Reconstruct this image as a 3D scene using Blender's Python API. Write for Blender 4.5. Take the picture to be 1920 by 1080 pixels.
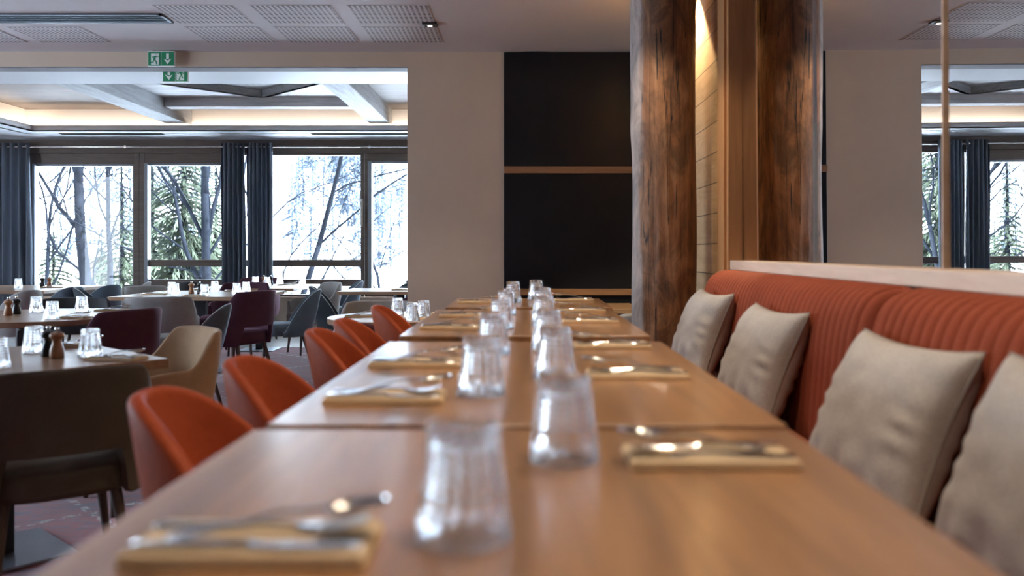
import bpy, bmesh, math, random
from math import sin, cos, pi, radians, sqrt
from mathutils import Vector, Matrix, noise
C = bpy.context.scene
COL = C.collection
for o in list(bpy.data.objects): bpy.data.objects.remove(o)

# ------------------------------------------------------------------ camera, world, exposure
EYE = 1.167
cam_d = bpy.data.cameras.new('camera'); cam = bpy.data.objects.new('camera', cam_d); COL.objects.link(cam)
cam.location = (0, 0, EYE); cam.rotation_euler = (pi/2, 0, 0)
cam_d.sensor_width = 36; cam_d.lens = 30; cam_d.sensor_fit = 'HORIZONTAL'
cam_d.shift_x = -21/1920; cam_d.shift_y = -70/1920
cam_d.clip_start = .02; cam_d.clip_end = 1000
cam_d.dof.use_dof = True; cam_d.dof.focus_distance = 8.5; cam_d.dof.aperture_fstop = 2.3
C.camera = cam
C.view_settings.view_transform = 'Standard'; C.view_settings.look = 'None'
C.view_settings.gamma = 1; C.view_settings.use_curve_mapping = False
C.view_settings.exposure = 0.25
w = bpy.data.worlds.new('sky'); C.world = w; w.use_nodes = True
bg = w.node_tree.nodes['Background']; bg.inputs[0].default_value = (.74, .86, 1.0, 1); bg.inputs[1].default_value = 13.0
w.cycles.sampling_method = 'MANUAL' if hasattr(w, 'cycles') else 'MANUAL'
try:
    C.cycles.caustics_reflective = False; C.cycles.caustics_refractive = True
    C.cycles.max_bounces = 12; C.cycles.diffuse_bounces = 5; C.cycles.glossy_bounces = 5
    C.cycles.transmission_bounces = 10; C.cycles.transparent_max_bounces = 16
    C.cycles.sample_clamp_indirect = 40
except Exception: pass

sun_d = bpy.data.lights.new('sun', 'SUN'); sun_d.energy = 90; sun_d.angle = .01; sun_d.color = (.78, .88, 1)
sun = bpy.data.objects.new('sun', sun_d); COL.objects.link(sun); sun.rotation_euler = (radians(50), 0, radians(86))
def portal(name, loc, rot, sx, sy):          # unseen sampling helper at a window: emits nothing itself, guides sky sampling
    d = bpy.data.lights.new(name, 'AREA'); d.shape = 'RECTANGLE'; d.size = sx; d.size_y = sy
    o = bpy.data.objects.new(name, d); o.location = loc; o.rotation_euler = rot
    d.cycles.is_portal = True
    COL.objects.link(o); return o
portal('window_portal', (-4.6, 12.45, 1.6), (-pi/2, 0, 0), 8.6, 2.4)
portal('window_portal', (-8.25, 4.3, 1.6), (0, -pi/2, 0), 2.2, 4.8)

# ------------------------------------------------------------------ materials
MATS = {}
def newmat(name):
    m = bpy.data.materials.new(name); m.use_nodes = True; MATS[name] = m
    nt = m.node_tree; return m, nt, nt.nodes['Principled BSDF']
def lk(nt, a, b): nt.links.new(a, b)
def coords(nt, scale=(1, 1, 1), kind='Object', rot=(0, 0, 0)):
    tc = nt.nodes.new('ShaderNodeTexCoord'); mp = nt.nodes.new('ShaderNodeMapping')
    mp.inputs['Scale'].default_value = scale; mp.inputs['Rotation'].default_value = rot
    lk(nt, tc.outputs[kind], mp.inputs[0]); return mp.outputs[0]
def noise_n(nt, vec, scale, detail=4, rough=.55, dist=0):
    n = nt.nodes.new('ShaderNodeTexNoise'); n.inputs['Scale'].default_value = scale
    n.inputs['Detail'].default_value = detail; n.inputs['Roughness'].default_value = rough
    n.inputs['Distortion'].default_value = dist; lk(nt, vec, n.inputs['Vector']); return n.outputs['Fac']
def ramp(nt, fac, stops):
    r = nt.nodes.new('ShaderNodeValToRGB'); e = r.color_ramp.elements
    while len(e) < len(stops): e.new(.5)
    for el, (p, c) in zip(e, stops): el.position = p; el.color = (*c, 1)
    lk(nt, fac, r.inputs[0]); return r.outputs[0]
def bump(nt, p, fac, strength=.2, dist=.01):
    b = nt.nodes.new('ShaderNodeBump'); b.inputs['Strength'].default_value = strength
    b.inputs['Distance'].default_value = dist; lk(nt, fac, b.inputs['Height']); lk(nt, b.outputs[0], p.inputs['Normal'])
def mixc(nt, fac, a, b, mode='MIX'):
    m = nt.nodes.new('ShaderNodeMix'); m.data_type = 'RGBA'; m.blend_type = mode
    if hasattr(fac, 'node'): lk(nt, fac, m.inputs[0])
    else: m.inputs[0].default_value = fac
    for s, v in ((6, a), (7, b)):
        if hasattr(v, 'node'): lk(nt, v, m.inputs[s])
        else: m.inputs[s].default_value = (*v, 1)
    return m.outputs[2]
def mathn(nt, op, a, b=0.0, c=None):
    m = nt.nodes.new('ShaderNodeMath'); m.operation = op
    for i, v in enumerate((a, b) if c is None else (a, b, c)):
        if hasattr(v, 'node'): lk(nt, v, m.inputs[i])
        else: m.inputs[i].default_value = v
    return m.outputs[0]
def plain(name, c, rough=.5, metal=0, var=.06, scale=8, spec=.5, bmp=0):
    m, nt, p = newmat(name); v = coords(nt)
    f = noise_n(nt, v, scale, 5)
    col = ramp(nt, f, [(.3, tuple(x*(1-var) for x in c)), (.7, tuple(min(1, x*(1+var)) for x in c))])
    lk(nt, col, p.inputs['Base Color']); p.inputs['Roughness'].default_value = rough; p.inputs['Metallic'].default_value = metal
    p.inputs['Specular IOR Level'].default_value = spec
    if bmp: bump(nt, p, f, bmp, .004)
    return m
def fabric(name, c, sheen=.25, tint=(1, 1, 1), scale=350):
    m, nt, p = newmat(name); v = coords(nt)
    f = noise_n(nt, v, scale, 2); g = noise_n(nt, v, 9, 4)
    a = ramp(nt, f, [(.3, tuple(x*.85 for x in c)), (.7, tuple(min(1, x*1.15) for x in c))])
    b = ramp(nt, g, [(.3, (.9, .9, .9)), (.7, (1.05, 1.05, 1.05))])
    lk(nt, mixc(nt, 1, a, b, 'MULTIPLY'), p.inputs['Base Color']); p.inputs['Roughness'].default_value = .85
    p.inputs['Sheen Weight'].default_value = sheen; p.inputs['Sheen Roughness'].default_value = .35
    p.inputs['Sheen Tint'].default_value = (*tint, 1); p.inputs['Specular IOR Level'].default_value = .25
    bump(nt, p, f, .25, .001); return m
def wood(name, c1, c2, dark, axis='y', rough=.35, sc=1.0, streak=.5, spec=.5, bmp=.08):
    m, nt, p = newmat(name)
    s = {'x': (.8, 9, 9), 'y': (9, .8, 9), 'z': (9, 9, .8)}[axis]
    v = coords(nt, tuple(k*sc for k in s)); v2 = coords(nt, tuple(k*sc*.35 for k in s))
    f = noise_n(nt, v, 3.0, 8, .65, .6); g = noise_n(nt, v2, 2.2, 4, .55, 1.2)
    a = ramp(nt, f, [(.32, c2), (.62, c1)])
    b = ramp(nt, g, [(.52, (0, 0, 0)), (.70, (1, 1, 1))])
    bw = nt.nodes.new('ShaderNodeRGBToBW'); lk(nt, b, bw.inputs[0])
    k = mathn(nt, 'MULTIPLY', bw.outputs[0], streak)
    lk(nt, mixc(nt, k, a, dark), p.inputs['Base Color'])
    p.inputs['Roughness'].default_value = rough; p.inputs['Specular IOR Level'].default_value = spec
    bump(nt, p, f, bmp, .003); return m
def emit(name, c, s):
    m, nt, p = newmat(name)
    p.inputs['Base Color'].default_value = (*c, 1); p.inputs['Emission Color'].default_value = (*c, 1)
    p.inputs['Emission Strength'].default_value = s; return m

M_table = wood('oak_table', (.47, .245, .105), (.34, .165, .066), (.14, .07, .035), 'y', .38, .6, .9, .7, .02)
for _m in (M_table,):
    _p = _m.node_tree.nodes['Principled BSDF']; _p.inputs['Coat Weight'].default_value = 1; _p.inputs['Coat IOR'].default_value = 1.6; _p.inputs['Coat Roughness'].default_value = .22
M_table2 = wood('pale_oak_table', (.42, .27, .17), (.32, .19, .11), (.2, .12, .07), 'x', .28, .8, .3, .5)
M_edge = wood('oak_edge', (.25, .12, .05), (.17, .08, .035), (.1, .05, .03), 'x', .4, 1, .4)
M_plaster = plain('beige_plaster', (.58, .475, .385), .9, 0, .05, 1.5, .2, .05)
M_ceil = plain('ceiling_paint', (.62, .60, .62), .8, 0, .02, 2, .3)
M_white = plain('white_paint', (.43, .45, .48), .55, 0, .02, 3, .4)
M_cove = plain('cove_white', (.85, .80, .75), .8, 0, .01, 3, .2)
M_greybeam = wood('limed_beam_wood', (.35, .36, .37), (.26, .265, .275), (.17, .17, .18), 'y', .7, 1.2, .4, .3, .3)
M_greybeamx = wood('limed_cross_wood', (.50, .49, .49), (.36, .35, .36), (.22, .21, .22), 'x', .7, 1.2, .4, .3, .3)
M_frame = wood('window_frame_wood', (.13, .095, .075), (.085, .06, .05), (.05, .035, .03), 'x', .5, 1.3, .5)
M_post = wood('post_wood', (.50, .25, .105), (.38, .175, .065), (.14, .06, .03), 'z', .5, .7, .4)
M_cap = wood('pale_cap_wood', (.68, .53, .42), (.55, .41, .31), (.28, .17, .12), 'y', .5, .8, .35)
M_rail = wood('rail_wood', (.34, .18, .09), (.24, .12, .06), (.12, .06, .03), 'x', .5, 1, .4)
M_dark = plain('dark_panel', (.006, .008, .012), .32, 0, .2, 3, .3)
M_black = plain('black_steel', (.02, .022, .026), .38, .3, .1, 6)
M_plate = plain('brushed_plate', (.42, .46, .52), .35, .9, .05, 6)
M_steel = plain('steel', (.72, .72, .72), .13, 1, .02, 6)
M_chrome = plain('chrome', (.8, .8, .8), .08, 1, .02, 6)
M_leg = wood('dark_leg_wood', (.085, .055, .042), (.05, .032, .026), (.03, .02, .016), 'z', .45, 1.5, .4)
M_orange = plain('orange_leather', (.35, .066, .024), .55, 0, .08, 60, .12, .12)
M_orangef = fabric('orange_velvet', (.245, .050, .022), .10, (1, .5, .3))
M_orangepipe = plain('orange_piping', (.60, .16, .07), .5, 0, .05, 40)
M_grey = fabric('grey_fabric', (.105, .088, .072), .10)
M_lgrey = fabric('light_grey_fabric', (.36, .35, .34), .2)
M_dgrey = fabric('charcoal_fabric', (.055, .055, .06), .15)
M_blue = fabric('blue_grey_fabric', (.12, .16, .20), .25, (.8, .9, 1))
M_bluein = fabric('slate_fabric', (.07, .085, .10), .2)
M_purple = fabric('plum_fabric', (.095, .036, .058), .22, (1, .6, .8))
M_red = fabric('dark_red_fabric', (.20, .025, .022), .15, (1, .5, .5))
M_tan = fabric('tan_fabric', (.46, .31, .19), .2)
M_pipe = plain('grey_piping', (.55, .55, .55), .7)
M_cush = fabric('grey_linen', (.39, .36, .335), .15, (1, 1, 1), 220)
M_cushseam = plain('cushion_seam', (.28, .25, .22), .9)
M_napkin = plain('cream_napkin', (.72, .56, .37), .85, 0, .05, 30, .2, .1)
M_mill = wood('mill_wood', (.40, .19, .09), (.30, .13, .06), (.16, .08, .04), 'z', .4, 2, .3)
M_millblack = plain('mill_black', (.012, .012, .014), .3, 0, .1)
M_curtain = fabric('slate_curtain', (.10, .125, .16), .1, (.8, .9, 1))
M_green = plain('sign_green', (.02, .26, .12), .4, 0, .02)
M_signwhite = plain('sign_white', (.85, .9, .88), .4, 0, .01)
M_led = emit('led_warm', (1, .84, .67), 24)
M_bulb = emit('bulb', (1, .85, .65), 4)
M_void = plain('matte_void', (.006, .006, .007), 1, 0, .05, 3, 0)
M_floorw = wood('platform_oak', (.35, .22, .13), (.25, .15, .09), (.12, .07, .04), 'y', .4, .8, .4)
M_tile = plain('pale_floor', (.6, .6, .6), .25, 0, .05, 2)
M_snow = plain('snow', (.9, .92, .96), .8, 0, .02, .2)
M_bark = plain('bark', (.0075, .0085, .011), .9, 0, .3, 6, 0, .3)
M_needle = plain('needles', (.034, .040, .028), .8, 0, .4, 3, 0)
M_farneedle = plain('hazy_needles', (.075, .09, .115), .9, 0, .2, .5, 0)  # distance haze and glare put into the colour as pale blue-grey
M_chalet = wood('chalet_wood', (.06, .028, .015), (.045, .02, .012), (.03, .014, .01), 'x', .8, .3)

def m_curt():
    m, nt, p = newmat('curtain_cloth'); v = coords(nt)
    p.inputs['Base Color'].default_value = (.14, .165, .205, 1); p.inputs['Roughness'].default_value = .9
    f = noise_n(nt, v, 200, 2); bump(nt, p, f, .2, .001)
    tr = nt.nodes.new('ShaderNodeBsdfTranslucent'); tr.inputs[0].default_value = (.13, .17, .23, 1)
    mx = nt.nodes.new('ShaderNodeMixShader'); mx.inputs[0].default_value = .22
    out = nt.nodes['Material Output']; lk(nt, p.outputs[0], mx.inputs[1]); lk(nt, tr.outputs[0], mx.inputs[2]); lk(nt, mx.outputs[0], out.inputs[0])
    return m
M_curtain = m_curt()
def m_pane():
    m, nt, p = newmat('window_glass'); nt.nodes.remove(p)
    t = nt.nodes.new('ShaderNodeBsdfTransparent'); t.inputs[0].default_value = (.93, .96, .97, 1)
    g = nt.nodes.new('ShaderNodeBsdfGlossy'); g.inputs['Roughness'].default_value = .01
    fr = nt.nodes.new('ShaderNodeFresnel'); fr.inputs[0].default_value = 1.3
    mx = nt.nodes.new('ShaderNodeMixShader'); lk(nt, fr.outputs[0], mx.inputs[0]); lk(nt, t.outputs[0], mx.inputs[1]); lk(nt, g.outputs[0], mx.inputs[2])
    lk(nt, mx.outputs[0], nt.nodes['Material Output'].inputs[0]); return m
M_pane = m_pane()
def m_glass():
    m, nt, p = newmat('tumbler_glass'); p.inputs['Base Color'].default_value = (.97, .985, 1, 1)
    p.inputs['Transmission Weight'].default_value = 1; p.inputs['Roughness'].default_value = .0; p.inputs['IOR'].default_value = 1.5
    t = nt.nodes.new('ShaderNodeBsdfTransparent'); t.inputs[0].default_value = (.98, .99, 1, 1)
    mx = nt.nodes.new('ShaderNodeMixShader'); mx.inputs[0].default_value = .84
    lk(nt, t.outputs[0], mx.inputs[1]); lk(nt, p.outputs[0], mx.inputs[2]); lk(nt, mx.outputs[0], nt.nodes['Material Output'].inputs[0])
    return m
M_glass = m_glass()
def m_mirror():
    m, nt, p = newmat('mirror'); p.inputs['Base Color'].default_value = (.88, .87, .86, 1)
    p.inputs['Metallic'].default_value = 1; p.inputs['Roughness'].default_value = .0; return m
M_mirror = m_mirror()
def m_perf():
    m, nt, p = newmat('perforated_board')
    v = coords(nt, (1/.034, 1/.034, 1)); sx = nt.nodes.new('ShaderNodeSeparateXYZ'); lk(nt, v, sx.inputs[0])
    fx = mathn(nt, 'SUBTRACT', mathn(nt, 'FRACT', sx.outputs[0]), .5); fy = mathn(nt, 'SUBTRACT', mathn(nt, 'FRACT', sx.outputs[1]), .5)
    d = mathn(nt, 'ADD', mathn(nt, 'MULTIPLY', fx, fx), mathn(nt, 'MULTIPLY', fy, fy))
    k = mathn(nt, 'LESS_THAN', d, .085)
    lk(nt, mixc(nt, k, (.62, .60, .62), (.07, .065, .07)), p.inputs['Base Color']); p.inputs['Roughness'].default_value = .85; return m
M_perf = m_perf()
def m_planks(name, c1, c2, size, axis, rough=.6, gap=(.05, .04, .03)):
    # boards of width `size` stacked along axis, with gaps and grain
    m, nt, p = newmat(name); tc = nt.nodes.new('ShaderNodeTexCoord'); sx = nt.nodes.new('ShaderNodeSeparateXYZ'); lk(nt, tc.outputs['Object'], sx.inputs[0])
    a = mathn(nt, 'DIVIDE', sx.outputs['XYZ'.index(axis[0])], size); fr = mathn(nt, 'FRACT', a); fl = mathn(nt, 'FLOOR', a)
    wn = nt.nodes.new('ShaderNodeTexWhiteNoise'); wn.noise_dimensions = '1D'; lk(nt, fl, wn.inputs['W'])
    s = [7, 7, 7]; s['XYZ'.index(axis[1])] = .7
    v = coords(nt, tuple(s)); ad = nt.nodes.new('ShaderNodeVectorMath'); ad.operation = 'ADD'; lk(nt, v, ad.inputs[0]); lk(nt, wn.outputs['Color'], ad.inputs[1])
    sc = nt.nodes.new('ShaderNodeVectorMath'); sc.operation = 'MULTIPLY_ADD'
    lk(nt, wn.outputs['Color'], sc.inputs[0]); sc.inputs[1].default_value = (9, 9, 9); lk(nt, v, sc.inputs[2])
    f = noise_n(nt, sc.outputs[0], 3.2, 8, .65, 1.0)
    col = ramp(nt, f, [(.3, c2), (.65, c1)])
    val = mathn(nt, 'ADD', mathn(nt, 'MULTIPLY', wn.outputs['Value'], .3), .82)
    hs = nt.nodes.new('ShaderNodeHueSaturation'); lk(nt, col, hs.inputs['Color']); lk(nt, val, hs.inputs['Value'])
    g = mathn(nt, 'LESS_THAN', fr, .03)
    lk(nt, mixc(nt, g, hs.outputs[0], gap), p.inputs['Base Color']); p.inputs['Roughness'].default_value = rough
    h = mathn(nt, 'SUBTRACT', mathn(nt, 'MULTIPLY', f, .2), g); bump(nt, p, h, .5, .006); return m
M_planks = m_planks('pale_planks', (.60, .42, .25), (.44, .29, .16), .172, 'ZY')
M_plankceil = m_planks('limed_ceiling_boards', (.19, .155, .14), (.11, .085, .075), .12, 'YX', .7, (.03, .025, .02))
M_diag1 = m_planks('limed_diag_boards', (.56, .56, .57), (.40, .39, .40), .14, 'YX', .7, (.16, .15, .15))
def m_carpet():
    m, nt, p = newmat('red_carpet'); v = coords(nt, (1, 1, 1)); vd = coords(nt, (1, 1, 1), 'Object', (0, 0, .78))
    f = noise_n(nt, coords(nt, (2.2, 9, 1)), 2.4, 9, .75, .5)
    col = ramp(nt, f, [(.34, (.045, .04, .10)), (.45, (.14, .04, .09)), (.53, (.30, .03, .045)), (.62, (.13, .08, .14)), (.74, (.34, .30, .36))])
    # light woven lines of a worn lozenge pattern
    sx = nt.nodes.new('ShaderNodeSeparateXYZ'); lk(nt, vd, sx.inputs[0])
    l1 = mathn(nt, 'LESS_THAN', mathn(nt, 'ABSOLUTE', mathn(nt, 'SUBTRACT', mathn(nt, 'FRACT', mathn(nt, 'DIVIDE', sx.outputs[0], .9)), .5)), .018)
    l2 = mathn(nt, 'LESS_THAN', mathn(nt, 'ABSOLUTE', mathn(nt, 'SUBTRACT', mathn(nt, 'FRACT', mathn(nt, 'DIVIDE', sx.outputs[1], .9)), .5)), .018)
    l = mathn(nt, 'MAXIMUM', l1, l2); br = mathn(nt, 'GREATER_THAN', noise_n(nt, v, 22, 3), .52)
    lk(nt, mixc(nt, mathn(nt, 'MULTIPLY', l, br), col, (.45, .42, .42)), p.inputs['Base Color'])
    p.inputs['Roughness'].default_value = .95; p.inputs['Sheen Weight'].default_value = .3
    bump(nt, p, noise_n(nt, v, 300, 2), .3, .003); return m
M_carpet = m_carpet()
def m_log():
    m, nt, p = newmat('old_log'); v = coords(nt, (6, 6, .7)); v2 = coords(nt, (3, 3, 1.6))
    f = noise_n(nt, v, 2.2, 9, .7, .8); g = noise_n(nt, v2, 2.2, 6, .7, 1.5)
    a = ramp(nt, f, [(.28, (.10, .05, .028)), (.44, (.22, .105, .048)), (.58, (.31, .165, .08)), (.75, (.48, .33, .22))])
    b = ramp(nt, g, [(.36, (.34, .33, .33)), (.60, (1.1, 1.0, .95))])
    c = mixc(nt, .85, a, b, 'MULTIPLY')
    # dark knots
    vo = nt.nodes.new('ShaderNodeTexVoronoi'); vo.inputs['Scale'].default_value = 1.0; lk(nt, coords(nt, (3.3, 3.3, 1.9)), vo.inputs['Vector'])
    kn = ramp(nt, vo.outputs['Distance'], [(.04, (.12, .12, .12)), (.12, (1, 1, 1))])
    c = mixc(nt, .9, c, kn, 'MULTIPLY')
    # long drying cracks
    w1 = noise_n(nt, coords(nt, (9, 9, .25)), 1.6, 3, .5, .2)
    cr = mathn(nt, 'LESS_THAN', mathn(nt, 'ABSOLUTE', mathn(nt, 'SUBTRACT', w1, .5)), .006)
    c = mixc(nt, cr, c, (.012, .008, .006))
    # cool window light on the left side, painted into the log colour
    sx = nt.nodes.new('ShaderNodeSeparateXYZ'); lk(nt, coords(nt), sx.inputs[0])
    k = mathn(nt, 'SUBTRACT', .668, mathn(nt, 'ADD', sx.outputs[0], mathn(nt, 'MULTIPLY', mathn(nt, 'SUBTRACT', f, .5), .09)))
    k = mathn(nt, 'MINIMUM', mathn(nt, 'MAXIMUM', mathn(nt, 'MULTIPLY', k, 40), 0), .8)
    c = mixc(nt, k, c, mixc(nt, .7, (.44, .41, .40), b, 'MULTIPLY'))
    lk(nt, c, p.inputs['Base Color']); p.inputs['Roughness'].default_value = .62
    bump(nt, p, mathn(nt, 'SUBTRACT', mathn(nt, 'ADD', f, mathn(nt, 'MULTIPLY', g, .6)), cr), .7, .012); return m
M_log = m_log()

# ------------------------------------------------------------------ mesh helpers
class MB:
    def __init__(s): s.v = []; s.f = []; s.mi = []; s.cur = 0
    def add(s, vs, fs):
        b = len(s.v); s.v += [tuple(p) for p in vs]; s.f += [[i+b for i in f] for f in fs]; s.mi += [s.cur]*len(fs)
    def box(s, x0, x1, y0, y1, z0, z1, rz=0, piv=None):
        vs = [(x, y, z) for z in (z0, z1) for y in (y0, y1) for x in (x0, x1)]
        if rz:
            cx, cy = piv or ((x0+x1)/2, (y0+y1)/2)
            vs = [(cx+(x-cx)*cos(rz)-(y-cy)*sin(rz), cy+(x-cx)*sin(rz)+(y-cy)*cos(rz), z) for x, y, z in vs]
        s.add(vs, [[0, 2, 3, 1], [4, 5, 7, 6], [0, 1, 5, 4], [2, 6, 7, 3], [0, 4, 6, 2], [1, 3, 7, 5]]); return s
    def loops(s, L, cap=True, closed=True):
        n = len(L[0]); vs = [p for l in L for p in l]; fs = []
        for i in range(len(L)-1):
            for j in range(n if closed else n-1):
                k = (j+1) % n; fs.append([i*n+j, i*n+k, (i+1)*n+k, (i+1)*n+j])
        if cap: fs.append(list(range(n))[::-1]); fs.append([(len(L)-1)*n+j for j in range(n)])
        s.add(vs, fs); return s
    def lathe(s, prof, n=32, c=(0, 0, 0), cap=True):
        s.loops([[(c[0]+r*cos(2*pi*j/n), c[1]+r*sin(2*pi*j/n), c[2]+z) for j in range(n)] for r, z in prof], cap); return s
    def tube(s, path, rad, n=8, cap=True):
        P = [Vector(p) for p in path]; L = []
        R = rad if isinstance(rad, (list, tuple)) else [rad]*len(P)
        u = None
        for i, p in enumerate(P):
            t = (P[min(i+1, len(P)-1)]-P[max(i-1, 0)])
            if t.length < 1e-9: t = Vector((0, 0, 1))
            t.normalize()
            if u is None: u = t.orthogonal().normalized()
            else:
                u = u-t*u.dot(t)
                u = u.normalized() if u.length > 1e-6 else t.orthogonal().normalized()
            w_ = t.cross(u); L.append([p+(u*cos(2*pi*j/n)+w_*sin(2*pi*j/n))*R[i] for j in range(n)])
        s.loops(L, cap); return s
    def prism(s, pts, z0, z1):       # pts ccw in xy
        s.loops([[(x, y, z0) for x, y in pts], [(x, y, z1) for x, y in pts]]); return s
    def prism_y(s, pts, y0, y1):     # pts in xz
        s.loops([[(x, y0, z) for x, z in pts], [(x, y1, z) for x, z in pts]]); return s
    def build(s, name, mat, parent=None, bevel=0, seg=2, angle=38, subs=0):
        me = bpy.data.meshes.new(name); me.from_pydata(s.v, [], s.f)
        for m in (mat if isinstance(mat, (list, tuple)) else [mat]): me.materials.append(m)
        if isinstance(mat, (list, tuple)): me.polygons.foreach_set('material_index', s.mi)
        bm = bmesh.new(); bm.from_mesh(me); bmesh.ops.recalc_face_normals(bm, faces=bm.faces)
        if bevel:
            ed = [e for e in bm.edges if len(e.link_faces) == 2 and e.calc_face_angle(0) > .5]
            bmesh.ops.bevel(bm, geom=ed, offset=bevel, segments=seg, affect='EDGES', profile=.5)
        bm.to_mesh(me); bm.free()
        me.polygons.foreach_set('use_smooth', [True]*len(me.polygons)); me.set_sharp_from_angle(angle=radians(16 if bevel else angle))
        o = bpy.data.objects.new(name, me); COL.objects.link(o)
        if parent: o.parent = parent
        if subs:
            md = o.modifiers.new('sub', 'SUBSURF'); md.levels = subs; md.render_levels = subs
        return o
def tag(o, label, cat, group=None, kind=None):
    if label: o['label'] = label
    if cat: o['category'] = cat
    if group: o['group'] = group
    if kind: o['kind'] = kind
    return o
def thing(name, label, cat, loc=(0, 0, 0), rz=0, group=None):
    o = bpy.data.objects.new(name, None); COL.objects.link(o); o.location = loc; o.rotation_euler = (0, 0, rz); o.empty_display_size = .1
    return tag(o, label, cat, group)
def struct(o): o['kind'] = 'structure'; return o
def dup(o, parent=None):
    c = o.copy(); COL.objects.link(c)
    if parent: c.parent = parent
    for ch in list(o.children): dup(ch, c)
    return c
def sbox(name, m, *boxes, bevel=0):
    b = MB()
    for q in boxes: b.box(*q)
    return struct(b.build(name, m, bevel=bevel))
def smooth(a, b, x):
    t = max(0, min(1, (x-a)/(b-a))); return t*t*(3-2*t)

# ------------------------------------------------------------------ the room
WY = 7.0; ZC = 2.80; ZS = 2.75; XM = 1.155; WINY = 12.2
sbox('floor', M_carpet, (-9, 1.6, -4, 10.28, -.2, 0))
sbox('trim_1', M_tile, (-9, 1.6, 10.28, 12.45, -.2, .004))                     # pale floor strip along the windows
sbox('trim_2', M_floorw, (-1.28, 1.2, -4, 4.86, 0, .15))                        # raised platform
sbox('ceiling', M_ceil, (-8.2, 1.6, -4.2, WY+.02, ZC, ZC+.15))
sbox('wall_back', M_plaster, (-9, 1.6, -4.2, -4, 0, ZC))
sbox('wall_left', M_plaster, (-8.2, -8, -4, 2.0, 0, ZC), (-8.2, -8, 6.6, 7.16, 0, ZC), (-8.2, -8, 2.0, 6.6, 0, .5), (-8.2, -8, 2.0, 6.6, 2.7, ZC))
sbox('wall_right', M_plaster, (XM+.035, XM+.25, -4, 4.52, 0, ZC), (1.1, XM+.25, 4.72, 7.16, 0, ZC), (XM+.035, XM+.25, 4.52, 4.72, 0, ZC))
LX = -.95
sbox('wall_middle', M_plaster, (LX, 1.2, WY, WY+.16, 0, 3.5), (-9, LX, WY, WY+.16, 2.676, 3.5))
sbox('wall_far_right', M_plaster, (0.0, .2, WY, 12.4, 0, 3.5))
sbox('wall_far_left', M_plaster, (-9.2, -9, WY, 12.4, 0, 3.5))
sbox('wall_planked', M_planks, (1.085, 1.1, 4.72, 7.0, 0.0, ZC))
# far ceiling: white soffit around a lit recess
RX0, RX1, RY0, RY1 = -6.5, -.05, 8.09, 11.3
ZP = 3.07
sbox('ceiling_soffit', M_white, (-9, 0, WY+.16, RY0, ZS, 3.2), (-9, RX0, RY0, RY1, ZS, ZS+.012), (-9, 0, RY1, 12.4, ZS, ZS+.012),
     (RX0-.03, RX0, RY0, RY1+.03, ZS, ZS+.077), (RX0-.03, 0, RY1, RY1+.03, ZS, ZS+.077))
sbox('wall_cove', M_cove, (-6.75, 0, RY1+.2, RY1+.25, ZS, 3.2), (-6.75, -6.7, RY0, RY1+.25, ZS, 3.2))
sbox('ceiling_boards', M_plankceil, (-6.7, -4.46, RY0, RY1+.2, ZP, ZP+.03), (-2.04, 0, RY0, RY1+.2, ZP, ZP+.03), (-4.46, -2.04, 10.8, RY1+.2, ZP, ZP+.03))
sbox('ceiling_roof', M_dark, (-9.2, .2, WY, 12.42, 3.5, 3.55))
b = MB().box(-6.68, -.02, RY1+.10, RY1+.125, ZS+.014, ZS+.024); 
tag(b.build('led_strip', M_led), 'warm light strip hidden in the trough along the windows', 'light strip')
b = MB().box(-6.62, -6.595, RY0+.05, RY1+.06, ZS+.014, ZS+.024)
tag(b.build('led_strip', M_led), 'warm light strip hidden in the trough at the left edge of the recess', 'light strip')
# beams
def beam(x0, x1, y0, y1, z0, z1, m, label):
    o = MB().box(x0, x1, y0, y1, z0, z1).build('ceiling_beam', m, bevel=.008); tag(o, label, 'beam', 'limed wood ceiling beams'); return o
beam(-4.74, -4.46, RY0-.01, RY1+.19, 2.855, 3.10, M_greybeam, 'left of the two long limed beams running towards the windows')
beam(-2.04, -1.77, RY0-.01, RY1+.19, 2.855, 3.10, M_greybeam, 'right of the two long limed beams, nearest the beige wall')
beam(-4.46, -2.04, 10.6, 10.8, 2.956, 3.30, M_greybeamx, 'dark limed cross beam between the two long beams')
# lantern coffer between the beams
cx, cy, hs = -3.25, 9.4, 1.21
b = MB()
for sx_, sy_ in ((1, 1), (-1, 1), (-1, -1), (1, -1)):
    tri = [(cx+sx_*hs, cy+sy_*1.2), (cx+sx_*hs, cy), (cx, cy+sy_*1.2)]
    b.prism(tri, ZP, ZP+.03)
struct(b.build('ceiling_coffer', M_diag1))
b = MB()
d = [(cx+hs, cy), (cx, cy+1.2), (cx-hs, cy), (cx, cy-1.2)]
mids = [((d[i][0]+d[(i+1) % 4][0])/2, (d[i][1]+d[(i+1) % 4][1])/2) for i in range(4)]
for i in range(4):
    p, q = Vector(d[i]), Vector(d[(i+1) % 4]); n_ = Vector((p.y-q.y, q.x-p.x)).normalized()*.05
    b.prism([tuple(p), tuple(q), tuple(q-n_), tuple(p-n_)], ZP-.0, 3.16)
for i in range(4): b.prism([d[(i+1) % 4], mids[(i+1) % 4], mids[i]], 3.16, 3.19)
for i in range(4):
    p, q = Vector(mids[i]), Vector(mids[(i+1) % 4]); n_ = Vector((p.y-q.y, q.x-p.x)).normalized()*.05
    b.prism([tuple(p), tuple(q), tuple(q-n_), tuple(p-n_)], 3.16, 3.30)
b.box(cx-1, cx+1, cy-1, cy+1, 3.30, 3.33)
struct(b.build('ceiling_lantern', M_greybeam))

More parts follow.
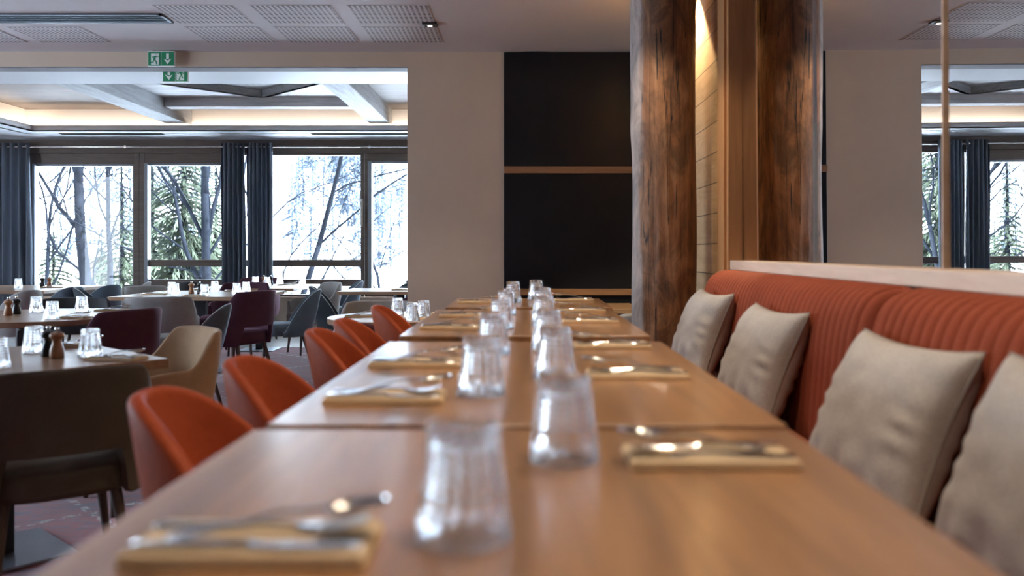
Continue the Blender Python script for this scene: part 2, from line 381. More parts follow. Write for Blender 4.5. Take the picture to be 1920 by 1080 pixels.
# dark wall panel with wooden rails
t = thing('wall_panel', 'tall dark panel on the end wall with two wooden rails across it', 'wall panel', (.46, WY, 0))
MB().box(-.617, .62, -.025, -.001, .02, ZC-.01).build('panel_board', M_dark, t, .002)
for z0, z1 in ((1.797, 1.854), (.804, .856)): MB().box(-.615, .62, -.055, -.026, z0, z1).build('rail', M_rail, t, .003)

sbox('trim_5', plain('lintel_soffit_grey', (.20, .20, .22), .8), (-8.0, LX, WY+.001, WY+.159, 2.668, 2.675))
# windows --------------------------------------------------------------
def PX(px, Y=WINY): return (px-981)*Y/1600
def PZ(py, Y=WINY): return EYE-(py-470)*Y/1600
x_l, x_12a, x_12b, x_23a, x_23b, x_34a, x_34b, x_r = PX(-200), PX(250), PX(271), PX(425), PX(455), PX(676), PX(694), -.02
zt = 2.753
wy0, wy1 = WINY, WINY+.12
sbox('wall_front', M_plaster, (-9, 0, wy0, wy1+.1, 0, .49), (-9, PX(-220), wy0, wy1+.1, .49, zt), (-9, 0, wy0+.08, wy1+.1, 2.62, 3.5))
sbox('trim_3', M_frame, (PX(-220), 0, wy0-.03, wy0+.08, 2.56, zt-.001), bevel=.004)   # header board
sbox('trim_4', M_cap, (PX(-220), 0, wy0-.05, wy0+.02, .49, .515), bevel=.004)
def window(n, x0, x1, ztop, zbot, rails, fw=.09, sash=None):
    f = MB(); f.box(x0-fw, x0, wy0, wy1, .515, 2.56); f.box(x1, x1+fw, wy0, wy1, .515, 2.56)
    f.box(x0, x1, wy0, wy1, ztop, 2.56); f.box(x0, x1, wy0, wy1, .515, zbot)
    o = struct(f.build('window_%d' % n, M_frame, bevel=.005))
    if sash:
        s_ = MB(); s_.box(x0, x0+sash, wy0-.02, wy1-.03, zbot, ztop).box(x1-.02, x1, wy0+.02, wy1-.03, zbot, ztop)
        s_.box(x0, x1, wy0+.02, wy1-.03, ztop-.03, ztop)
        s_.build('sash', plain('sash_grey_%d' % n, (.22, .25, .29), .45), o, .003)
    for z0, z1 in rails: MB().box(x0, x1, wy0+.03, wy1-.02, z0, z1).build('transom', M_frame, o, .004)
    g = MB().box(x0, x1, wy0+.06, wy0+.066, zbot, ztop).build('pane', M_pane, o)
    return o
rl = [(PZ(500), PZ(487)), (PZ(537), PZ(524))]
window(5, PX(-180), PX(30), PZ(307), PZ(543), [], .03)
window(1, PX(62), PX(250), PZ(307), PZ(543), [], .08, .03)
window(2, PX(271), PX(428), PZ(306), .54, rl, .07, .05)
window(3, PX(452), PX(676), PZ(291), .54, rl, .05)
o = window(4, PX(690), PX(850), PZ(302), PZ(547), [], .05, .055)
hnd = MB().box(PX(678), PX(682), wy0-.05, wy0-.035, PZ(425), PZ(373)).box(PX(679), PX(681), wy0-.035, wy0+.0, PZ(419), PZ(414))
hnd.build('window_handle', M_steel, o, .002)
window(6, PX(870), -.06, PZ(302), PZ(547), [], .04)
# side windows of the near room
f = MB()
for y in (2.0, 4.3, 6.52): f.box(-8.2, -8.05, y, y+.08, .5, 2.7)
f.box(-8.2, -8.05, 2.0, 6.6, .5, .58).box(-8.2, -8.05, 2.0, 6.6, 2.62, 2.7)
o = struct(f.build('window_7', M_frame, bevel=.004)); MB().box(-8.12, -8.114, 2.0, 6.6, .5, 2.7).build('pane', M_pane, o)

# curtains and rod ------------------------------------------------------
def curtain(x0, x1, folds, label, seed):
    rnd = random.Random(seed); n = folds*10; L = []
    ph = [rnd.uniform(.8, 1.2) for _ in range(folds+2)]
    for iz in range(15):
        t_ = iz/14; z = .03+t_*(2.685-.03); row = []
        for i in range(n+1):
            u = i/n; k = u*folds; a = .045*(ph[int(k)]*(1-(k % 1))+ph[int(k)+1]*(k % 1))
            spread = 1+.06*(1-t_)
            x = (x0+x1)/2+(x0-(x0+x1)/2+(x1-x0)*u)*spread+.01*sin(k*5+iz*.3)
            y = 12.03+a*sin(2*pi*k+.25*sin(iz*.5+k))
            row.append((x, y, z))
        L.append(row)
    b = MB()
    vs = [p for r in L for p in r]; m_ = n+1
    b.add(vs, [[i*m_+j, i*m_+j+1, (i+1)*m_+j+1, (i+1)*m_+j] for i in range(14) for j in range(n)])
    o = b.build('curtain', M_curtain); md = o.modifiers.new('thick', 'SOLIDIFY'); md.thickness = .004
    tag(o, label, 'curtain', 'slate grey window curtains'); 
    for k in range(folds):
        x = x0+(x1-x0)*(k+.5)/folds
        ring = [(x, 12.03+.027*cos(a*pi/6), 2.63+.027*sin(a*pi/6)) for a in range(13)]
        MB().tube(ring, .005, 6).build('eyelet', M_steel, o)
    return o
curtain(-8.0, -7.53, 6, 'slate curtain cut by the left edge of the photo', 1)
curtain(-7.5, PX(57, 12.03), 5, 'slate curtain beside the leftmost visible window pane, its edge lit', 2)
curtain(PX(415, 12.03), PX(459, 12.03), 5, 'slate curtain, left half of the pair hanging between the middle windows', 3)
curtain(PX(463, 12.03), PX(510, 12.03), 6, 'slate curtain, right half of the pair hanging between the middle windows', 4)
b = MB().tube([(-8.3, 12.03, 2.63), (-.3, 12.03, 2.63)], .012, 10)
rod = b.build('curtain_rod', M_steel); tag(rod, 'thin metal curtain rod above the windows', 'curtain rod')
for px in (245, 697): MB().box(PX(px)-.015, PX(px)+.015, 12.02, 12.2, 2.61, 2.65).build('bracket', M_steel, rod)

# ceiling fittings ------------------------------------------------------
cols = ['against the log end', 'next to the downlight', 'in the middle of its row', 'third from the downlight', 'fourth from the downlight', 'fifth from the downlight', 'at the far left']
k = 0
for r, (y0, y1, rn) in enumerate(((5.67, 6.13, 'the row nearer the tables'), (6.22, 6.68, 'the row along the wall opening'))):
    for i in range(0, 6):
        if r == 0 and i > 3: continue
        if r == 1 and i in (3,): continue
        if r == 0 and i == 3: continue
        x1 = -.634-.648*i; x0 = x1-.54
        o = MB().box(0, x1-x0, 0, y1-y0, 0, .003).build('ceiling_panel', M_perf); o.location = (x0, y0, ZC-.0035)
        pos = ['next to the downlight', 'second from the downlight', 'third from the downlight', 'fourth', 'fifth from the downlight', 'sixth from the downlight'][i]
        tag(o, 'perforated acoustic ceiling panel %s in %s' % (pos, rn), 'ceiling panel', 'perforated ceiling panels')
def grille(x0, x1, y0, y1, label):
    t = thing('air_grille', label, 'air vent', ((x0+x1)/2, (y0+y1)/2, ZC)); w_, h_ = (x1-x0)/2, (y1-y0)/2
    MB().box(-w_, w_, -h_, h_, -.004, -.001).build('backing', M_void, t)
    f = MB().box(-w_, w_, -h_, -h_+.02, -.014, -.004).box(-w_, w_, h_-.02, h_, -.014, -.004).box(-w_, -w_+.02, -h_, h_, -.014, -.004).box(w_-.02, w_, -h_, h_, -.014, -.004)
    f.build('frame', plain('grille_alu', (.2, .25, .3), .4, .5), t)
    for k in range(1, 4):
        y = -h_+2*h_*k/4; MB().box(-w_+.02, w_-.02, y-.004, y+.004, -.016, -.006).build('slat', MATS['grille_alu'], t)
grille(-5.2, -2.49, 5.87, 6.08, 'long linear air grille in the ceiling above the left tables')
for x0, x1, s in ((-6.26, -4.87, 'left'), (-2.86, -1.2, 'right')):
    o = MB().box(x0, x1, 11.50, 11.60, ZS-.006, ZS-.0005).build('air_slot', M_void); tag(o, 'dark %s-hand air slot in the white soffit before the windows' % s, 'air vent', 'soffit air slots')
def downlight(x, y, label, energy, size=70, col=(1, .80, .58), zr=ZC, blend=.6, tilt=(0, 0)):
    t = thing('downlight', label, 'ceiling light', (x, y, zr), 0, 'square recessed downlights')
    MB().box(-.052, .052, -.048, .048, -.014, -.001).build('housing', M_black, t, .001)
    MB().lathe([(.024, -.019), (.028, -.0145)], 24).build('trim_ring', M_plate, t)
    MB().lathe([(.016, -.0215), (.016, -.0195)], 20).build('bulb', M_bulb, t)
    d = bpy.data.lights.new('downlight_lamp', 'SPOT'); d.energy = energy; d.color = col; d.spot_size = radians(size); d.spot_blend = blend; d.shadow_soft_size = .03
    l = bpy.data.objects.new('downlight_lamp', d); COL.objects.link(l); l.parent = t; l.location = (0, 0, -.04); l.rotation_euler = (tilt[0], tilt[1], 0)
downlight(-.67, 6.13, 'small black square downlight beside the perforated panels', 25)
for i, (x, y, e) in enumerate(((.5, .8, 50), (.5, 2.0, 50), (.5, 3.2, 50), (.5, 4.3, 50), (-.1, 1.4, 18), (-.1, 2.7, 18), (-.1, 3.9, 18))):
    downlight(x, y, 'recessed downlight over the banquette tables, %s' % ['nearest, banquette side', 'second, banquette side', 'third, banquette side', 'by the log, banquette side', 'nearest, chair side', 'second, chair side', 'by the log, chair side'][i], e, 95)
downlight(1.027, 5.30, 'downlight behind the log washing the planked wall', 150, 92, (1, .78, .45), blend=.15)

def exit_sign(x, y, z, flip, label, name='exit_sign'):
    t = thing(name, label, 'exit sign', (x, y, z), 0); W, H = .22, .125
    MB().box(-W/2, W/2, 0, .02, -H, 0).build('sign_body', M_signwhite, t, .002)
    s = -1 if flip else 1
    for a, b_ in ((-.104, -.003), (.003, .104)): MB().box(a, b_, -.002, -.0002, -H+.007, -.007).build('green_field', M_green, t)
    cxa = .053*s
    MB().prism_y([(cxa-.011, -.018), (cxa+.011, -.018), (cxa+.011, -.066), (cxa-.011, -.066)], -.004, -.0022).prism_y([(cxa-.032, -.062), (cxa, -.108), (cxa+.032, -.062), (cxa, -.078)], -.004, -.0022).build('arrow', M_signwhite, t)
    q = -.053*s
    MB().box(q-.034+(.006*s), q+.030+(.006*s), -.004, -.0022, -.112, -.018).build('doorway', M_signwhite, t)
    mn = MB(); yy = -.0055
    def P(x_, z_): return (q+s*x_, yy, z_)
    mn.tube([P(.012, -.028), P(.0121, -.0281)], .009, 12)
    mn.tube([P(.008, -.042), P(-.004, -.068)], [.008, .007], 8)
    mn.tube([P(.008, -.043), P(.024, -.052), P(.034, -.048)], .0035, 6)
    mn.tube([P(.006, -.043), P(-.012, -.046), P(-.020, -.058)], .0035, 6)
    mn.tube([P(-.003, -.068), P(.012, -.084), P(.018, -.108)], .0045, 6)
    mn.tube([P(-.005, -.070), P(-.010, -.090), P(-.030, -.093)], .0045, 6)
    for i, v in enumerate(mn.v): mn.v[i] = (v[0], yy+(v[1]-yy)*.15, v[2])
    mn.build('running_figure', M_green, t)
    for xx in (-.06, .06): MB().box(xx-.012, xx+.012, .002, .018, 0, .012).build('bracket', M_steel, t)
exit_sign(-2.94, 6.93, 2.788, False, 'green and white exit sign with its arrow on the right, before the lintel')
exit_sign(-2.985, 7.32, 2.738, True, 'green exit sign with arrow on the left, half hidden beyond the lintel')

# log, post --------------------------------------------------------------
def log():
    n, m_ = 72, 150; L = []
    for i in range(m_+1):
        z = .02+(ZC-.02)*i/m_; row = []
        for j in range(n):
            a = 2*pi*j/n
            r = .183+.010*noise.noise(Vector((cos(a)*1.2, sin(a)*1.2, z*1.1)))+.0045*noise.noise(Vector((cos(a)*5, sin(a)*5, z*.9)))+.002*noise.noise(Vector((cos(a)*14, sin(a)*14, z*3)))
            for ka, kz, ks, kh in ((pi*1.0, 1.86, .10, .006), (1.62*pi, 1.05, .07, .010), (1.4*pi, 1.2, .05, .007), (1.7*pi, 2.0, .06, .008)):
                da = (a-ka+pi) % (2*pi)-pi; r += kh*math.exp(-(da*.18/ks)**2*3-((z-kz)/ks)**2)
            for ca, wd, ph in ((1.52*pi, .02, 0), (1.36*pi, .016, 1), (1.16*pi, .022, 2), (1.70*pi, .016, 3)):
                ca2 = ca+.05*sin(z*1.7+ph); da = (a-ca2+pi) % (2*pi)-pi; r -= .010*math.exp(-(da/wd)**2)
            row.append((.80+r*cos(a)+.006*sin(z*1.3), 4.89+r*sin(a), z))
        L.append(row)
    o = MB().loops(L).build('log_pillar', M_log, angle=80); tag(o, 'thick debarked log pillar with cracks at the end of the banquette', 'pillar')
    for v in o.data.vertices: v.co.z -= 0
    return o
log()
t = thing('timber_post', 'square orange-brown timber post where the mirror begins', 'post', (1.12, 4.6, .15))
MB().box(-.035, .0455, -.078, .11, 0, ZC-.152).build('post_body', M_post, t, .004)
MB().box(-.049, -.036, -.04, .11, 0, ZC-.152).build('side_batten', M_post, t, .002)
kn = MB()
for z in (1.72, .92, 2.3): kn.lathe([(.006, 0), (.006, .003)], 12)
# mirror ----------------------------------------------------------------
ml = ['far mirror panel beside the timber post', 'middle mirror panel over the banquette', 'near mirror panel reflecting window and curtain', 'mirror panel beside the camera', 'mirror panel behind the camera']
edges = [4.52, 3.40, 2.35, 1.25, .15, -.95]
for i in range(5):
    y1, y0 = edges[i]-.003, edges[i+1]+.003
    zc, hz = (1.115+ZC-.01)/2, (ZC-.01-1.115)/2
    o = MB().box(-.006, 0, y0, y1, -hz, hz).build('wall_mirror', M_mirror, bevel=.0018, seg=1)
    o.location = (XM+.012, 0, zc); o.rotation_euler = (0, -.0045, 0)
    tag(o, ml[i], 'mirror', 'wall mirror panels')
for i, y in enumerate(edges[1:4]):
    o = MB().box(XM-.001, XM+.012, y-.0028, y+.0028, 1.118, ZC-.012).build('mirror_joint', M_cap if i else M_steel)
    tag(o, ['bright thin joint strip between the far mirror panels', 'pale thin joint strip rising above the second banquette cushion', 'thin joint strip of the mirror beside the camera'][i], 'trim strip')
# cap board --------------------------------------------------------------
o = MB().box(1.095, XM+.03, -.95, 4.52, 1.066, 1.116).build('cap_board', M_cap, bevel=.003); tag(o, 'long pale wooden board capping the banquette below the mirror', 'wooden ledge')

# banquette ---------------------------------------------------------------
t = thing('banquette', 'orange channel-tufted banquette along the mirrored wall', 'bench', (1.0, 2, .15))
ox, oy, oz = 1.0, 2, .15
prof = []   # (x,z) front surface from seat up and over the top
cp = [(.905, .55), (.905, .62), (.915, .75), (.925, .87), (.94, .96), (.965, 1.02), (1.0, 1.052), (1.045, 1.066), (1.09, 1.066), (1.098, 1.05)]
for i in range(len(cp)-1):
    for k in range(4):
        u = k/4; p0 = cp[max(i-1, 0)]; p1 = cp[i]; p2 = cp[i+1]; p3 = cp[min(i+2, len(cp)-1)]
        prof.append(tuple(.5*(2*p1[c]+(p2[c]-p0[c])*u+(2*p0[c]-5*p1[c]+4*p2[c]-p3[c])*u*u+(-p0[c]+3*p1[c]-3*p2[c]+p3[c])*u**3) for c in (0, 1)))
prof.append(cp[-1])
def back_section(y0, y1, ribs):
    n = ribs*8; L = []
    for i in range(n+1):
        u = i/n; y = y0+(y1-y0)*u; bul = abs(sin(pi*u*ribs))**.55
        e = min(u, 1-u)*(y1-y0); ed = min(1, e/.07); ed = sqrt(max(0, 1-(1-ed)**2))
        row = []
        for k, (x, z) in enumerate(prof):
            q0 = prof[max(k-1, 0)]; q1 = prof[min(k+1, len(prof)-1)]; tx, tz = q1[0]-q0[0], q1[1]-q0[1]; l_ = math.hypot(tx, tz); nx, nz = -tz/l_, tx/l_
            d_ = .019*(bul-1)-.055*(1-ed); fade = 1 if k < len(prof)-6 else .3
            row.append((x+nx*d_*fade-ox, y-oy, z+nz*d_*fade-oz))
        row += [(1.098-ox, y-oy, .55-oz)]
        L.append(row)
    o = MB().loops(L, True, True).build('back_cushion', M_orangef, t, angle=60); return o
back_section(2.375, 4.50, 42); back_section(.19, 2.345, 42); back_section(-.9, .18, 20)
MB().box(.42-ox, .90-ox, -.9-oy, 4.50-oy, .48-oz, .585-oz).build('seat', M_orangef, t, .035, 4)
MB().box(.50-ox, 1.09-ox, -.88-oy, 4.48-oy, 0.001, .475-oz).build('base', M_dark, t)

# cushions ---------------------------------------------------------------
def cushion_mesh(seed):
    rnd = random.Random(seed); n = 44; W, H, T = .262, .205, .088
    vs = []; fs = []
    for side in (1, -1):
        for i in range(n+1):
            for j in range(n+1):
                u, v = -1+2*i/n, -1+2*j/n
                pin = 1-.10*(1-u*u)*(abs(v)**3) ; pin2 = 1-.10*(1-v*v)*(abs(u)**3)
                x = u*W*pin2; y = v*H*pin
                th = T*((1-abs(u)**2.6)*(1-abs(v)**2.6))**.46
                wr = .005*noise.noise(Vector((u*3+seed, v*4, side*3)))+.004*sin(9*u*v+seed+6*v)*(abs(u*v))
                edge = (1-u**6)*(1-v**6)
                sg = .012*sin(u*14+seed)*math.exp(-((v+.75)/.3)**2)*edge
                cr = .0045*sin(v*19+seed*2+4*u+2*sin(v*5))*math.exp(-((abs(u)-.80)/.17)**2)*(1-v*v)
                vs.append((x, y, side*(th+(wr+sg*.6+cr)*edge)))
    N = (n+1)**2
    for s_ in (0, 1):
        for i in range(n):
            for j in range(n):
                q = [s_*N+i*(n+1)+j, s_*N+(i+1)*(n+1)+j, s_*N+(i+1)*(n+1)+j+1, s_*N+i*(n+1)+j+1]; fs.append(q if s_ == 0 else q[::-1])
    return vs, fs
cl = ['grey linen cushion cut by the right edge of the photo, nearest the camera', 'large grey linen cushion below the seam of the banquette, second nearest',
      'grey linen cushion third from the camera, beside the second table', 'grey linen cushion farthest away, against the log pillar']
for i, (y, z, a, rz_) in enumerate(((1.33, .785, 21, .03), (1.965, .772, 22, .06), (3.00, .775, 21, .06), (3.98, .785, 20, .07))):
    vs, fs = cushion_mesh(i*3.7+1); b = MB(); b.add(vs, fs)
    me = b; o = b.build('cushion', M_cush, angle=180)
    bm = bmesh.new(); bm.from_mesh(o.data); bmesh.ops.remove_doubles(bm, verts=bm.verts, dist=.0006); bm.to_mesh(o.data); bm.free()
    # local x -> along bench, local y -> up the back, local z -> facing the table
    R = Matrix(((0, sin(radians(a)), -cos(radians(a))), (-1, 0, 0), (0, cos(radians(a)), sin(radians(a)))))
    o.matrix_world = Matrix.Translation((.832 if i else .845, y, z)) @ Matrix.Rotation(rz_, 4, 'Z') @ R.to_4x4()
    tag(o, cl[i], 'cushion', 'grey cushions on the banquette')
    W, H = .262, .205; path = []
    for k in range(80):
        q = k/80*4; s_, f_ = int(q), q % 1; c_ = [(-1, -1), (1, -1), (1, 1), (-1, 1), (-1, -1)]
        u = c_[s_][0]+(c_[s_+1][0]-c_[s_][0])*f_; v = c_[s_][1]+(c_[s_+1][1]-c_[s_][1])*f_
        path.append((u*W*(1-.10*(1-v*v)*abs(u)**3)*1.004, v*H*(1-.10*(1-u*u)*abs(v)**3)*1.004, 0))
    path.append(path[0]); MB().tube(path, .0022, 6).build('seam', M_cushseam, o)

# tables -----------------------------------------------------------------
def rect_table(x, y, w_, l_, z0, label, m=None, rz=0, h=.75, group=None, cols=((0, 0),), plate=.42, th=.035, name='dining_table'):
    t = thing(name, label, 'table', (x, y, z0), rz, group)
    MB().box(-w_/2, w_/2, -l_/2, l_/2, h-th, h).build('tabletop', m or M_table, t, .003)
    for cx_, cy_ in cols:
        MB().box(cx_-.04, cx_+.04, cy_-.04, cy_+.04, .0125, h-th-.004).build('column', M_black, t, .003)
        MB().box(cx_-plate/2, cx_+plate/2, cy_-plate/2, cy_+plate/2, 0.001, .012).build('base_plate', M_plate, t, .002)
        MB().box(cx_-.15, cx_+.15, cy_-.15, cy_+.15, h-th-.0035, h-th-.0002).build('top_plate', M_black, t)
    return t
def round_table(x, y, r, label, m=None, group=None, h=.75):
    t = thing('round_table', label, 'table', (x, y, 0), 0, group)
    MB().lathe([(r-.004, h-.035), (r, h-.031), (r, h-.003), (r-.003, h)], 72).build('tabletop', m or M_table2, t)
    MB().box(-.05, .05, -.03, .03, .0125, h-.036).build('column', M_black, t, .003)
    MB().box(-.22, .22, -.22, .22, 0.001, .012).build('base_plate', M_plate, t, .002)
    return t
c2 = ((0, -.32), (0, .32))
rect_table(-.003, .675, .80, 1.20, .15, 'oak table of the banquette row nearest the camera', cols=c2, group='oak tables of the banquette row')
rect_table(.005, 1.905, .80, 1.195, .15, 'oak table second from the camera in the banquette row', cols=c2, group='oak tables of the banquette row')
rect_table(.005, 3.27, .79, 1.18, .15, 'oak table third from the camera in the banquette row', cols=c2, group='oak tables of the banquette row')
rect_table(.028, 4.40, .79, .74, .15, 'short oak table last in the banquette row, beside the log', group='oak tables of the banquette row')
RA = math.atan2(.67, -.74)      # direction of the long side of the turned table
vdir = Vector((cos(RA), sin(RA))); udir = Vector((-sin(RA), cos(RA)))
A = Vector((-1.37, 3.30)); Ct = A+vdir*.45+udir*.45
rect_table(Ct.x, Ct.y, .9, .9, 0, 'square wooden table turned cornerwise at the left, in front of the round table', M_table2, RA)
round_table(-3.15, 5.55, .62, 'round wooden table at the left, between the plum and grey chairs')
rect_table(-3.12, 8.30, 1.26, 1.22, 0, 'pale table in the far room in front of the plum armchair', M_table2)
rect_table(-3.1, 10.05, 1.12, 1.25, 0, 'pale table by the window right of the double curtain', M_table2)
rect_table(-5.95, 9.6, 1.9, 1.4, 0, 'pale table by the leftmost window', M_table2)
round_table(-.78, 5.4, .45, 'round table past the orange chairs, glaring with window light')
rect_table(-1.3, 9.1, 1.2, .8, 0, 'table seen at the right end of the opening by the beige wall', M_table2)
rect_table(.55, 6.45, .6, .7, 0, 'small table by the dark panel behind the banquette row', M_table2)

# chairs -----------------------------------------------------------------
def chair_mesh(kind, H, cs, cb, cp, name, label=''):
    t = thing(name, label, 'chair')
    arm = kind == 'arm'
    a, b_, ex = (.275, .295, 2.7) if arm else (.27, .252, 2.2)
    T = radians(128) if arm else radians(92)
    N = 56
    def foot(th, z):
        c_, s_ = cos(th), sin(th)
        x = -a*math.copysign(abs(c_)**(2/ex), c_); y = b_*math.copysign(abs(s_)**(2/ex), s_)
        k = (z-.42)
        wgt = max(0, c_)
        x -= (.14 if arm else .24)*k*wgt; y *= (1+(.18 if arm else -.36)*k-.10*max(0, .42-z)/.1*.3); x += .06*(z < .42)*(z-.42)*-wgt*5*-1*.3
        if not arm: x += .0; y *= 1-.10*max(0, (z-.6)/.2)**2*.6
        return x, y
    def ztop(th):
        q = abs(math.degrees(th))
        if arm:
            top = H-.012*(q/50)**2 if q < 50 else H
            v = H*1.0-(H-.635)*smooth(44, 78, q)-.035*smooth(80, 128, q)
            return v-.010*(min(q, 50)/50)**2
        v = .44+(H-.44)*(1-smooth(0, 112, q)**1.0)**.85
        return H-(H-.375)*(1-cos(th))**1.6
    def zbot(th):
        q = abs(math.degrees(th))
        if arm: return .345+(.165)*(1-smooth(27, 39, q))
        return .345
    th_ = .030 if arm else .034
    L = []; rim = []
    for i in range(N+1):
        th = -T+2*T*i/N; zt_, zb = ztop(th), zbot(th); zt_ = max(zt_, zb+.05)
        K = 9; row = []
        outer = []; inner = []
        for k in range(K+1):
            z = zb+(zt_-th_*.5-zb)*k/K; x, y = foot(th, z)
            e = .002; x2, y2 = foot(th+e, z); x1, y1 = foot(th-e, z); tx, ty = x2-x1, y2-y1; l_ = math.hypot(tx, ty) or 1
            nx, ny = -ty/l_, tx/l_
            if nx*x+ny*y < 0: nx, ny = -nx, -ny
            puff = .006*sin(pi*k/K)
            outer.append((x+nx*puff, y+ny*puff, z)); inner.append((x-nx*(th_+puff), y-ny*(th_+puff), z))
        xo, yo, zo = outer[-1]; xi, yi, zi = inner[-1]
        arc = []
        for k in range(1, 6):
            an = pi*k/6; mx_, my_ = (xo+xi)/2, (yo+yi)/2; arc.append((mx_+(xo-mx_)*cos(an), my_+(yo-my_)*cos(an), zo+th_*.5*sin(an)))
        rim.append(((xo*.72+xi*.28), (yo*.72+yi*.28), zo+th_*.5*.93))
        L.append(outer+arc+inner[::-1])
    back = MB().loops(L).build('backrest', cb, t, angle=70)
    if cp is not None:
        MB().tube(rim, .0032, 6).build('piping', cp, back)
    # seat cushion
    sa, sb = a-th_-.006, b_-th_-.006; L = []
    for z, k in ((.352, .90), (.358, .97), (.38, 1.0), (.43, 1.0), (.452, .97), (.463, .88), (.468, .6), (.469, .1)):
        row = []
        for j in range(48):
            an = 2*pi*j/48; c_, s_ = cos(an), sin(an)
            ext = 1.0 if c_ < 0 else (1.10 if arm else 1.04)
            fy = 1 if arm else 1+((th_+.002)/sb)*smooth(-.05, .25, c_)
            row.append((sa*ext*k*math.copysign(abs(c_)**(2/2.6), c_), sb*fy*k*math.copysign(abs(s_)**(2/2.6), s_), z))
        L.append(row)
    MB().loops(L).build('seat', cs, t, angle=60)
    for sx_ in (-1, 1):
        for sy_ in (-1, 1):
            bx = (.275 if sx_ < 0 else .205)*sx_; MB().tube([(.175*sx_, .165*sy_, .352), (bx, .205*sy_, 0.001)], [.020, .011], 14).build('leg', M_leg, t)
    return t
_pro = {}
CK = {'orange': ('side', .742, M_orange, M_orange, None, 'side_chair'),
      'blue': ('side', .79, M_blue, M_blue, M_pipe, 'side_chair'), 'slate': ('side', .79, M_bluein, M_bluein, M_pipe, 'side_chair'),
      'plumside': ('side', .755, M_purple, M_purple, None, 'side_chair'), 'lgreyside': ('side', .79, M_lgrey, M_lgrey, M_pipe, 'side_chair'),
      'grey': ('arm', .79, M_grey, M_grey, None, 'armchair'), 'lgrey': ('arm', .80, M_lgrey, M_lgrey, M_pipe, 'armchair'),
      'plum': ('arm', .82, M_purple, M_purple, None, 'armchair'), 'tan': ('arm', .79, M_tan, M_tan, None, 'armchair'),
      'charcoal': ('arm', .80, M_dgrey, M_dgrey, None, 'armchair'), 'red': ('side', .79, M_red, M_red, None, 'side_chair')}
def chair(kind, x, y, deg, label, z=0, group='dining chairs of the left rooms'):
    if kind not in _pro: t = _pro[kind] = chair_mesh(*CK[kind][:5], CK[kind][5])
    else: t = dup(_pro[kind])
    t.location = (x, y, z); t.rotation_euler = (0, 0, radians(deg)); t['label'] = label; t['group'] = group
    return t
og = 'orange chairs along the banquette tables'
for i, (y, dg) in enumerate(((1.70, 2), (2.20, -2), (3.02, 1), (3.47, 0), (4.32, 2))):
    chair('orange', -.425, y, dg, 'orange leather tub chair, %s' % ['nearest the camera, at the second table', 'second from the camera, at the second table', 'third from the camera, at the third table', 'fourth from the camera, at the third table', 'farthest, at the short last table'][i], .15, og)
# facing angle: 0 = +X, 90 = +Y
chair('grey', -1.63, 2.97, 125, 'grey armchair seen from behind, largest at the left edge')
chair('tan', -1.78, 4.02, 222, 'tan armchair facing left at the corner of the turned table')
chair('plum', -2.58, 5.20, 160, 'plum armchair seen from behind at the round table')
chair('red', -2.78, 4.42, 95, 'dark red chair cut by the left edge behind the turned table')
chair('charcoal', -3.45, 6.42, -80, 'charcoal armchair beyond the round table')
chair('lgrey', -3.0, 7.05, 110, 'light grey armchair seen from behind, left of the far plum armchair')
chair('blue', -2.42, 6.0, 195, 'blue-grey piped chair between the light grey and the tan armchairs')
chair('lgreyside', -5.0, 8.35, 150, 'light grey chair at the left edge by the window table')
chair('blue', -4.95, 9.05, 150, 'blue-grey chair, left of the two in front of the trunk of the bare tree')
chair('blue', -4.82, 9.6, 150, 'blue-grey chair, right of the two in front of the trunk of the bare tree')
chair('lgreyside', -4.92, 10.4, 200, 'light grey chair standing highest against the leftmost window pane')
chair('slate', -4.3, 8.9, 20, 'small dark chair before the light grey one at the leftmost window')
chair('plum', -2.55, 7.55, 156, 'plum armchair in the far room with open slot above its seat')
chair('lgrey', -3.75, 8.75, -35, 'light grey armchair at the far left corner of the far table')
chair('plum', -3.05, 9.15, -90, 'plum armchair beyond the far table, its back to the window table')
chair('charcoal', -3.75, 9.9, -20, 'dark chair below the left half of the double curtain')
chair('plum', -3.45, 10.95, -90, 'plum armchair close to the double curtain')
chair('blue', -2.33, 8.32, 196, 'blue-grey piped side chair standing free, legs visible, right of the plum armchair')
chair('lgrey', -2.42, 9.75, 215, 'grey armchair behind the free-standing blue-grey chair')
chair('blue', -2.36, 10.7, 200, 'blue-grey piped chair closest to the window, right end of the window table')
chair('lgrey', -1.02, 5.98, -85, 'grey armchair beyond the glaring round table')
chair('plumside', -.87, 5.18, 75, 'plum chair on the near side of the glaring round table')
chair('plumside', -1.30, 7.95, 205, 'plum chair in the opening beside the beige wall')
chair('slate', -1.95, 9.2, 10, 'dark blue chair in front of the rightmost window pane')
chair('blue', -1.3, 9.75, -90, 'blue-grey chair beyond the table at the right end of the opening')
chair('slate', -1.15, 10.95, 0, 'dark blue chair half hidden by the beige wall')
chair('blue', .62, 5.95, 60, 'blue-grey chair top behind the short last table')
chair('lgreyside', .62, 5.45, 100, 'pale chair top between the short last table and the log')

